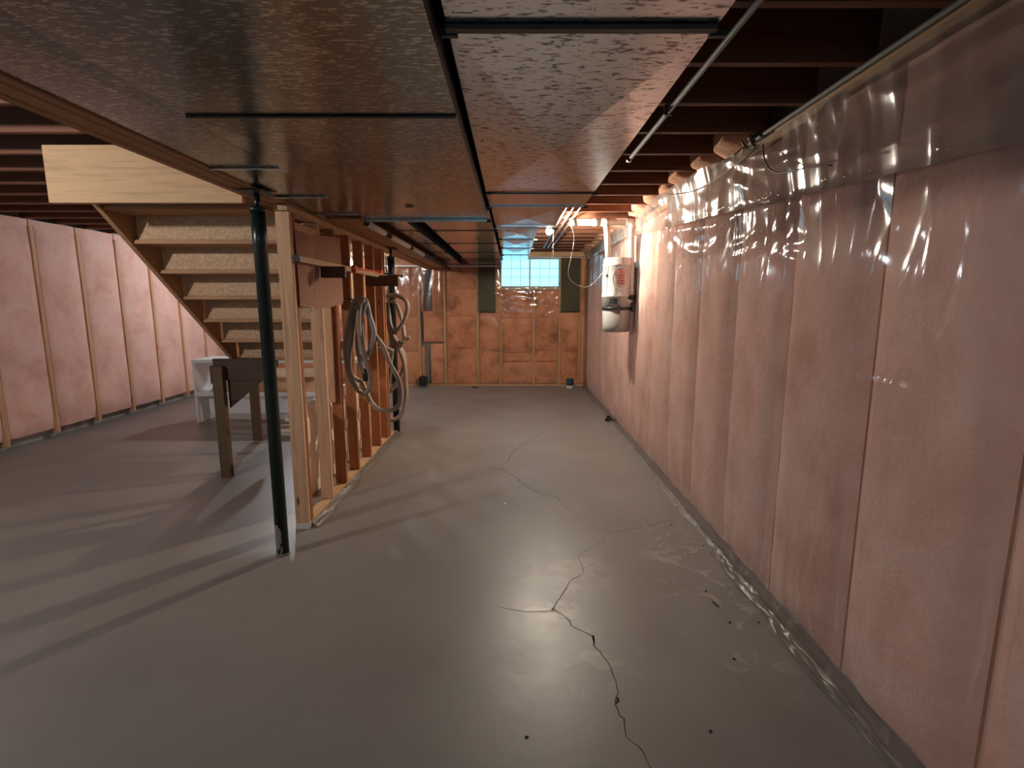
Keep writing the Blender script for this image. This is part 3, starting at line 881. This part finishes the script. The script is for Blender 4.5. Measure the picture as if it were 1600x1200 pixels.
# ------------------------------------------------------------------ stairs behind the partition
M['osb'] = plain('osb_riser', (0.56, 0.37, 0.225), 0.8, var=0.22, scale=45)
M['tread'] = wood('stair_tread', (0.46, 0.25, 0.13), 'X', knots=False)
st = thing('staircase', 'wooden staircase seen from beneath, behind the stud wall', 'stairs', loc=(-2.1, 4.2, 0))
for k in range(-1, 6):
    Y = 3.70+.24*k; z = 1.98-.19*k
    zt = min(z+.19, JZ-.01)
    if k >= -1:
        o = MB().box(-2.62, -1.60, Y, Y+.013, z+.001, zt-.001, bev=.001).build('riser', M['osb'], st); rel(o, st)
        o = MB().box(-2.64, -1.585, Y-.018, Y+.262, z-.030, z-.001, bev=.003).build('tread', M['tread'], st); rel(o, st)
def stringer(x):
    mb = MB(); bm = mb.bm
    prof = [(3.36, 2.44), (3.36, 2.20), (4.95, .93), (5.12, .99), (5.12, 1.10), (3.56, 2.44)]
    a = [bm.verts.new((x, y, z)) for y, z in prof]; b = [bm.verts.new((x+.034, y, z)) for y, z in prof]
    bm.faces.new(a); bm.faces.new(b[::-1])
    for i in range(len(prof)): bm.faces.new((a[i], a[(i+1) % len(prof)], b[(i+1) % len(prof)], b[i]))
    o = mb.build('stringer', M['tread'], st); rel(o, st)
stringer(-2.68)
o = MB().box(-2.75, -1.60, 3.17, 3.21, 2.130, 2.455, bev=.002).build('header_board', M['lumber_x'], st); rel(o, st)
ld = thing('stair_landing', 'dark wooden landing frame on posts at the foot of the stairs', 'landing', loc=(-2.5, 4.9, 0))
for (nm, a) in (('rim_board', (-2.62, -2.08, 4.45, 4.488, .87, 1.06)), ('rim_board', (-2.65, -2.622, 4.45, 5.71, .84, 1.0)),
                ('deck_board', (-2.64, -2.36, 4.50, 4.88, 1.003, 1.022))):
    o = MB().box(*a, bev=.002).build(nm, M['landing'], ld); rel(o, ld)
o = MB().box(-2.60, -2.51, 4.39, 4.445, .001, 1.0, bev=.002).build('post', M['landing_post'], ld); rel(o, ld)
o = MB().box(-2.94, -2.84, 5.64, 5.675, .001, 1.0, bev=.002).build('post', M['landing_post'], ld); rel(o, ld)
# diagonal gusset
mb = MB(); bm = mb.bm
pr = [(-2.50, .87), (-2.50, .60), (-2.10, .95), (-2.10, 1.0)]
pr = [(-2.505, .868), (-2.505, .62), (-2.20, .868)]
a = [bm.verts.new((x, 4.46, z)) for x, z in pr]; b = [bm.verts.new((x, 4.48, z)) for x, z in pr]
bm.faces.new(a); bm.faces.new(b[::-1])
for i in range(3): bm.faces.new((a[i], a[(i+1) % 3], b[(i+1) % 3], b[i]))
o = mb.build('gusset', M['landing'], ld); rel(o, ld)

# white shelving behind
sh = thing('white_shelf_unit', 'low white shelf unit behind the stairs', 'shelf', loc=(-2.8, 6.6, 0))
for (nm, a) in (('shelf', (-4.1, -1.75, 6.5, 6.95, .785, .83)), ('shelf', (-4.1, -1.75, 6.5, 6.95, .355, .41)), ('kick_panel', (-3.95, -1.9, 6.56, 6.58, .12, .31)),
                ('side_panel', (-4.1, -4.07, 6.51, 6.94, .001, .784)), ('side_panel', (-1.79, -1.76, 6.51, 6.94, .001, .354)), ('foot', (-3.0, -2.95, 6.6, 6.9, .001, .354))):
    o = MB().box(*a, bev=.003).build(nm, M['white_melamine'], sh); rel(o, sh)
pl = MB().box(-3.9, -2.55, -.006, .006, 0, .52, bev=.002).build('plywood_sheet', M['osb']); pl.location = (0, 6.44, .415); pl.rotation_euler = (R(-50), 0, 0)
pl.location = (0, 6.51, .415); pl.rotation_euler = (R(-62), 0, 0)
tag(pl, 'tan plywood offcut leaning on the lower white shelf', 'board')
ps = MB().box(-2.9, -2.45, 5.85, 6.3, .001, .035, bev=.004).build('plastic_lump', M['white_strip'])
tag(ps, 'flat pale slab on the floor under the landing', 'slab')

# panelled door stored on its side behind the studs
dd = thing('panelled_door', 'pale six-panel door standing on its long edge behind the studs', 'door', loc=(-1.63, 4.2, 0))
o = MB().box(-1.645, -1.615, 3.72, 5.75, .002, .76, bev=.002).build('door_slab', M['door_white'], dd); rel(o, dd)
for (y0, y1) in ((3.85, 4.30), (4.42, 5.02), (5.14, 5.62)):
    for (z0, z1) in ((.10, .34), (.42, .66)):
        mb = MB(); bm = mb.bm
        o_ = [(-1.6145, y0, z0), (-1.6145, y1, z0), (-1.6145, y1, z1), (-1.6145, y0, z1)]
        g = .03
        i_ = [(-1.605, y0+g, z0+g), (-1.605, y1-g, z0+g), (-1.605, y1-g, z1-g), (-1.605, y0+g, z1-g)]
        a = [bm.verts.new(c) for c in o_]; b = [bm.verts.new(c) for c in i_]
        for q in range(4): bm.faces.new((a[q], a[(q+1) % 4], b[(q+1) % 4], b[q]))
        bm.faces.new(b); mb.build('raised_panel', M['door_white'], dd); rel(dd.children[-1], dd)

# ------------------------------------------------------------------ pipes and wires on the ceiling
def pipe(label, pts, r, mat, cat='pipe', group=None, name='pipe', caps=None):
    t = thing(name, label, cat, group, loc=tuple(pts[0]))
    o = MB().tube(pts, r, 12).build('tube', M[mat], t); rel(o, t)
    return t
t = pipe('thin grey conduit hung under the joists beside the duct, its open end showing', [(.735, -1.0, JZ-.030), (.735, 3.38, JZ-.030)], .0125, 'pipe', name='conduit')
o = MB().tube([(.735, 3.36, JZ-.030), (.735, 3.40, JZ-.030)], .017, 12).build('end_collar', M['cleat_bright'], t); rel(o, t)
for y in (1.35, 2.57):
    o = MB().box(.715, .755, y, y+.02, JZ-.046, JZ-.001, bev=.002).build('strap', M['cleat'], t); rel(o, t)
t = pipe('thin dark pipe along the top of the plastic sheeting, ending in black clips', [(1.255, -1.0, 2.372), (1.255, 2.87, 2.372)], .012, 'pipe', name='conduit')
c = Vector((1.255, 2.80, 2.372))
for i in range(3):
    a = catmull([c+Vector((.03*math.cos(k*1.1+i*2), .05*(i-1)+.01*k, .028*math.sin(k*1.1+i)-.005)) for k in range(6)], 6)
    o = MB().tube(a, .005, 6).build('cable_clip', M['wire_black'], t); rel(o, t)
def cable(label, pts, r, mat, name='cable', cat='cable', n=8):
    o = MB().tube(catmull(pts, n), r, 6).build(name, M[mat]); return tag(o, label, cat)
def wallpt(px, py, x=1.235):
    d = ray(px, py); t = x/d.x
    return Vector((x, d.y*t, EYE+d.z*t))
cable('black cable draped from the pipe clips down the sheeting towards the joists', [wallpt(1182, 226), wallpt(1165, 245), wallpt(1130, 272), wallpt(1095, 293), wallpt(1065, 303), wallpt(1040, 304)], .0035, 'wire_black')
cable('black cable looping to the right over the cloudy sheeting', [wallpt(1192, 226), wallpt(1194, 245), wallpt(1201, 262), wallpt(1215, 270), wallpt(1235, 268), wallpt(1252, 264), wallpt(1300, 258)], .0035, 'wire_black')
for (x, lab) in ((.52, 'white water pipe under the joists, nearest the duct'), (.585, 'white water pipe under the joists, middle one of three'), (.65, 'white water pipe under the joists, nearest the plastic wall')):
    pipe(lab, [(x, 3.55, JZ-.022), (x, 8.6, JZ-.022)], .009, 'grey_pvc', group='white water pipes')
t = pipe('grey round pipe with pale tape, running beside the beam', [(-1.095, 3.99, 2.135), (-1.095, 9.2, 2.135)], .022, 'pipe')
for (a, b) in ((4.0, 4.55), (4.75, 5.6), (5.75, 6.5)):
    o = MB().tube([(-1.095, a, 2.135), (-1.095, b, 2.135)], .0235, 12).build('tape', M['pipe_tag'], t); rel(o, t)

# bulb on a porcelain holder, with pull string
def lamp(x, y, label, mat, string=False, drop=0.0):
    t = thing('bare_bulb', label, 'light', loc=(x, y, JZ-drop))
    if drop: MB().lathe([(.030, drop-.002), (.030, drop-.010), (.008, drop-.014), (.008, -.004)][::-1], 16).build('stem', M['white_pvc'], t)
    MB().lathe([(.050, -.002), (.050, -.014), (.030, -.026), (.024, -.052)][::-1], 24).build('lamp_holder', M['white_pvc'], t)
    prof = [(.012, -.052), (.018, -.068), (.028, -.090), (.031, -.110), (.028, -.128), (.018, -.141), (.004, -.146)]
    MB().lathe(prof[::-1], 20).build('glass_bulb', M[mat], t)
    if string:
        MB().tube([(.042, -.01, -.016), (.043, -.02, -.2), (.044, -.02, -.42), (.048, -.02, -.46), (.036, -.02, -.475)], .0022, 6).build('pull_string', M['wire_white'], t)
lamp(.385, 5.50, 'lit bare bulb on the joists beside the duct', 'bulb', True, .07)
lamp(-3.6, 1.25, 'lit bare bulb over the stair bay', 'bulb2')
lamp(-3.4, 8.15, 'lit bare bulb in the far bay beyond the stairs', 'bulb4')
lamp(-1.9, -2.2, 'unseen fill bulb added near the wall behind the camera', 'fill_bulb')

# ------------------------------------------------------------------ central vacuum and its pipes
VX, VY = 1.135, 5.62
v = thing('central_vacuum', 'grey central vacuum canister hung on the plastic-covered right wall', 'vacuum', loc=(VX, VY, 0))
zb, zt = 1.235, 2.02
MB().lathe([(.150, 1.50), (.160, 1.505), (.160, 1.60), (.166, 1.605), (.166, 1.622), (.160, 1.628), (.159, 1.80), (.156, 1.93), (.160, 1.935), (.160, 1.943), (.154, 1.950), (.150, 2.005), (.138, 2.018), (.05, 2.022)], 40).build('motor_body', M['vac'], v)
MB().lathe([(.04, 1.232), (.128, 1.234), (.142, 1.245), (.148, 1.30), (.152, 1.474), (.150, 1.476)], 40).build('dust_bucket', M['vac'], v)
MB().lathe([(.158, 1.474), (.165, 1.478), (.165, 1.496), (.158, 1.500)], 40).build('rubber_band', M['dark'], v)
th = math.atan2(-VY, -VX)   # towards the viewer side
def onvac(a, z, r=.162): return Vector((r*math.cos(a), r*math.sin(a), z))
def patch(name, a0, a1, z0, z1, mat, r=.1625, n=8):
    mb = MB(); bm = mb.bm
    g = [[bm.verts.new(onvac(a0+(a1-a0)*i/n, z, r)) for i in range(n+1)] for z in (z0, z1)]
    h = [[bm.verts.new(onvac(a0+(a1-a0)*i/n, z, r-.002)) for i in range(n+1)] for z in (z0, z1)]
    for i in range(n):
        bm.faces.new((g[0][i], g[0][i+1], g[1][i+1], g[1][i])); bm.faces.new((h[0][i+1], h[0][i], h[1][i], h[1][i+1]))
        bm.faces.new((g[0][i], h[0][i], h[0][i+1], g[0][i+1])); bm.faces.new((g[1][i+1], h[1][i+1], h[1][i], g[1][i]))
    bm.faces.new((g[0][0], g[1][0], h[1][0], h[0][0])); bm.faces.new((g[0][n], h[0][n], h[1][n], g[1][n]))
    return mb.build(name, M[mat], v)
patch('rating_label', th-.46, th+.05, 1.535, 1.590, 'dark', .1635)
patch('warning_label', th-.02, th+.50, 1.73, 1.845, 'red_label')
patch('warning_label', th-.08, th+.55, 1.850, 1.885, 'red_label')
for i in range(4):
    patch('label_line', th+.02, th+.45, 1.745+i*.026, 1.751+i*.026, 'dark', .1635)
ov = [onvac(th+.22+.55*math.cos(a), 1.80+.115*math.sin(a), .163) for a in [2*PI*k/28 for k in range(29)]]
MB().tube(ov, .0022, 6).build('emblem_ring', M['frame_white'], v)
p0 = onvac(th+.12, 1.50, .17)
MB().box(p0.x-.014, p0.x+.014, p0.y-.010, p0.y+.006, 1.435, 1.53, bev=.003).build('latch', M['cleat'], v)
MB().box(.158, .178, -.06, .06, 1.45, 1.92, bev=.003).build('wall_bracket', M['cleat'], v)
MB().tube([onvac(th-.75, 1.83, .166), onvac(th-.75, 1.83, .158)], .016, 14).build('inlet_ring', M['dark'], v)
MB().tube([onvac(th+1.0, 1.60, .15), onvac(th+1.0, 1.60, .21)], .030, 14).build('side_port', M['dark'], v)
MB().tube([onvac(th+.1, 1.935, .1635), onvac(th+.1, 1.935, .158)], .004, 8).build('screw', M['dark'], v)

vp = thing('vacuum_pipe', 'white plastic pipe running under the joists and down to the grey vacuum', 'pipe', loc=(.9, 5.55, 2.38))
def vt(name, pts, r, mat, n=6):
    o = MB().tube(catmull(pts, n) if len(pts) > 2 else pts, r, 16).build(name, M[mat], vp); rel(o, vp)
HP = 2.385; YP = 5.60
a = atY(893, 348, YP); b = atY(992, 345, YP)
XE = 1.262
vt('horizontal_pipe', [(a.x, YP, HP), (XE-.05, YP, HP)], .033, 'white_pvc')
vt('coupling', [(a.x+.22, YP, HP), (a.x+.30, YP, HP)], .038, 'white_pvc')
vt('coupling', [(a.x-.02, YP, HP), (a.x+.05, YP, HP)], .038, 'white_pvc')
vt('elbow', [(XE-.06, YP, HP), (XE-.03, YP, HP), (XE-.006, YP, HP-.008), (XE, YP, HP-.03), (XE, YP, HP-.07)], .037, 'white_pvc')
vt('down_pipe', [(XE, YP, HP-.06), (XE, YP-.02, 2.1), (XE, YP-.06, 1.9), (XE, YP-.08, 1.63)], .033, 'grey_pvc')
vt('lower_elbow', [(XE, YP-.08, 1.64), (XE, YP-.08, 1.60), (XE-.01, YP-.08, 1.575), (XE-.04, YP-.08, 1.565), (XE-.09, YP-.07, 1.565)], .036, 'grey_pvc')
c = atY(951, 403, 5.58)
vt('riser_pipe', [(c.x-.0, 5.59, 2.024), (c.x-.03, YP, HP-.02)], .033, 'white_pvc')
vt('tee', [(c.x-.09, YP, HP), (c.x+.03, YP, HP)], .038, 'white_pvc')
Y0 = 5.30
cable('thin white wire looping down from the ceiling pipe to the vacuum', [atY(893, 352, Y0), atY(897, 372, Y0), atY(893, 400, Y0), atY(888, 425, Y0), atY(892, 438, Y0), atY(905, 447, Y0), atY(918, 448, Y0), atY(930, 440, Y0), atY(942, 425, 5.30), atY(951, 412, 5.30), atY(956, 404, 5.31)], .0035, 'wire_white')
_w = cable(None, [atY(957, 404, 5.46), atY(951, 418, 5.47), atY(949, 440, 5.47), atY(949, 452, 5.47)], .0028, 'wire_black', name='thin_wire', cat=None); _w.parent = v; rel(_w, v)
cable('white wire running from the bulb across to the duct', [(.37, 5.49, JZ-.05), (.30, 5.4, JZ-.12), (.10, 5.2, HR-.014), (.0, 4.9, HR-.02), (-.06, 4.87, HR-.022)], .004, 'wire_white')

# ------------------------------------------------------------------ small things along the walls
bb = thing('black_box', 'small black metal box on the floor by the far wall, left of the window', 'box', loc=(-1.64, 9.36, 0))
MB().box(-.075, .075, -.05, .05, .035, .205, bev=.008).build('housing', M['dark'], bb)
MB().box(-.030, .030, -.03, .03, .205, .225, bev=.004).build('cap', M['dark'], bb)
for s in (-.05, .05):
    MB().lathe([(.012, 0), (.016, .036)], 12, (s, -.02, 0)).build('foot', M['cleat_bright'], bb)
cu = thing('blue_cup', 'small dark blue plastic cup on a pale base in the far right corner', 'cup', loc=(1.06, 9.28, 0))
MB().lathe([(.055, 0), (.06, .004), (.060, .05), (.055, .052)], 20).build('base', M['white_strip'], cu)
MB().lathe([(.056, .053), (.066, .075), (.070, .165), (.064, .182), (.02, .186)], 20).build('cup_body', M['blue_cup'], cu)
kp = onfloor(951, 658)
cl = thing('black_clamp', 'small black clamp lying on the floor against the right wall', 'clamp', loc=(kp.x, kp.y, 0))
MB().box(-.045, .045, -.03, .03, .001, .045, bev=.006).build('body', M['dark'], cl)
MB().box(-.028, .022, -.02, .02, .045, .075, bev=.006).build('grip', M['dark'], cl)
MB().tube([(.04, 0, .02), (.075, -.01, .014), (.105, -.01, .016)], .011, 8).build('screw', M['dark'], cl)
for i, (px, py, lab) in enumerate(((742, 607, 'tiny curl of wire on the floor in front of the far wall'), (677, 592, 'tangle of pale wire beside the black box'))):
    p = onfloor(px, py)
    p.y = min(p.y, 9.25)
    if i: p.x += .16
    pts = [p+Vector((.05*math.cos(k*1.3), .03*math.sin(k*1.9), .006+.03*abs(math.sin(k*1.1)))) for k in range(8)]
    cable(lab, pts, .004, 'wire_white' if i else 'wire_black', name='wire_curl', cat='wire')
cable('short pale cable end poking out at the top of the far wall', [(-1.62, 9.42, 2.10), (-1.58, 9.36, 2.11), (-1.50, 9.34, 2.15)], .008, 'wire_white')

# ------------------------------------------------------------------ floor cracks and chips (parts of the floor)
def crack(pts, w0, w1, name='crack', mat='crack', z=.0006, jit=.008, seed=0):
    P = [onfloor(*p, z) for p in pts]
    Q = []
    for a, b in zip(P, P[1:]):
        n = max(2, int((b-a).length/.03))
        for k in range(n):
            q = a.lerp(b, k/n)
            d = (b-a).normalized(); s = Vector((-d.y, d.x, 0))
            if not (k == 0): q = q + s*jit*noise.noise(Vector((q.x*30, q.y*30, seed)))
            Q.append(q)
    Q.append(P[-1])
    mb = MB(); bm = mb.bm; prev = None; n = len(Q)
    for i, q in enumerate(Q):
        a = Q[max(0, i-1)]; b = Q[min(n-1, i+1)]; d = (b-a).normalized(); s = Vector((-d.y, d.x, 0))
        t = i/(n-1); w = (w0+(w1-w0)*t)*(.65+.7*abs(noise.noise(Vector((q.x*22, q.y*22, 7+seed)))*2))
        w = max(w, .0008)
        cur = (bm.verts.new(q+s*w/2), bm.verts.new(q-s*w/2))
        if prev: bm.faces.new((prev[0], prev[1], cur[1], cur[0]))
        prev = cur
    o = mb.build(name, M[mat], fl)
    return o
Z = lambda L: [(650+a/2, 600+b/2) for a, b in L]
main = Z([(745, 1215), (730, 1195), (715, 1160), (690, 1128), (665, 1110), (655, 1095), (650, 1045), (635, 1035), (622, 1000), (632, 965), (625, 930), (612, 900), (600, 870), (575, 835), (555, 815), (553, 790), (520, 772), (485, 755), (480, 740), (450, 715), (430, 703)])
up = Z([(430, 703), (440, 680), (458, 655), (470, 640), (480, 615), (510, 600), (525, 590), (515, 560), (505, 540)])
left = Z([(430, 708), (400, 710), (355, 712), (290, 703), (230, 692)])
crack(main, .0035, .0050, seed=1); crack(up, .0045, .0035, seed=2); crack(left, .0035, .0012, seed=3)
crack(Z([(505, 540), (540, 515), (585, 490), (585, 478)]), .003, .002, seed=4)
crack(Z([(590, 455), (600, 462), (640, 460), (700, 450), (800, 425)]), .004, .002, seed=5)
crack(Z([(515, 408), (480, 395), (460, 375), (440, 355), (410, 345), (380, 338), (345, 320), (310, 290), (270, 268), (240, 258)]), .003, .006, seed=6)
crack(Z([(285, 248), (300, 215), (330, 190), (370, 170), (400, 150)]), .004, .004, seed=7)
crack(Z([(553, 785), (557, 810)]), .010, .008, seed=8); crack(Z([(630, 980), (626, 1000)]), .010, .006, seed=9)
crack([(a-2, b+2) for a, b in up[:5]], .007, .003, 'chipped_edge', 'chip', .0003, seed=11)
crack([(a-1, b+2) for a, b in left[:3]], .009, .003, 'chipped_edge', 'chip', .0003, seed=12)
crack(Z([(424, 700), (436, 712)]), .022, .016, 'chipped_edge', 'chip', .0003, seed=13)
for i, (px, py) in enumerate(((1049, 820), (1099, 853), (1112, 866), (1075, 866), (1103, 924), (1140, 973), (1185, 973), (1147, 1030), (823, 1152), (1110, 1143))):
    p = onfloor(px, py)
    o = MB().box(-.006, .006, -.004, .004, 0, .004, bev=.0012).build('dirt_speck', M['crack'], fl); o.location = p; o.rotation_euler = (0, 0, i*.8)
a = onfloor(1113, 939, .004); b = onfloor(1123, 948, .004)
cable('short dark nail on the floor near the right wall', [a, (a+b)/2, b], .003, 'wire_black', name='loose_nail', cat='nail')
# small white disc
p = onfloor(789, 787)
o = MB().lathe([(.012, 0), (.010, .002), (.004, .003)], 12).build('white_fleck', M['white_melamine']); o.location = p
tag(o, 'small white fleck in the middle of the floor', 'paint fleck')
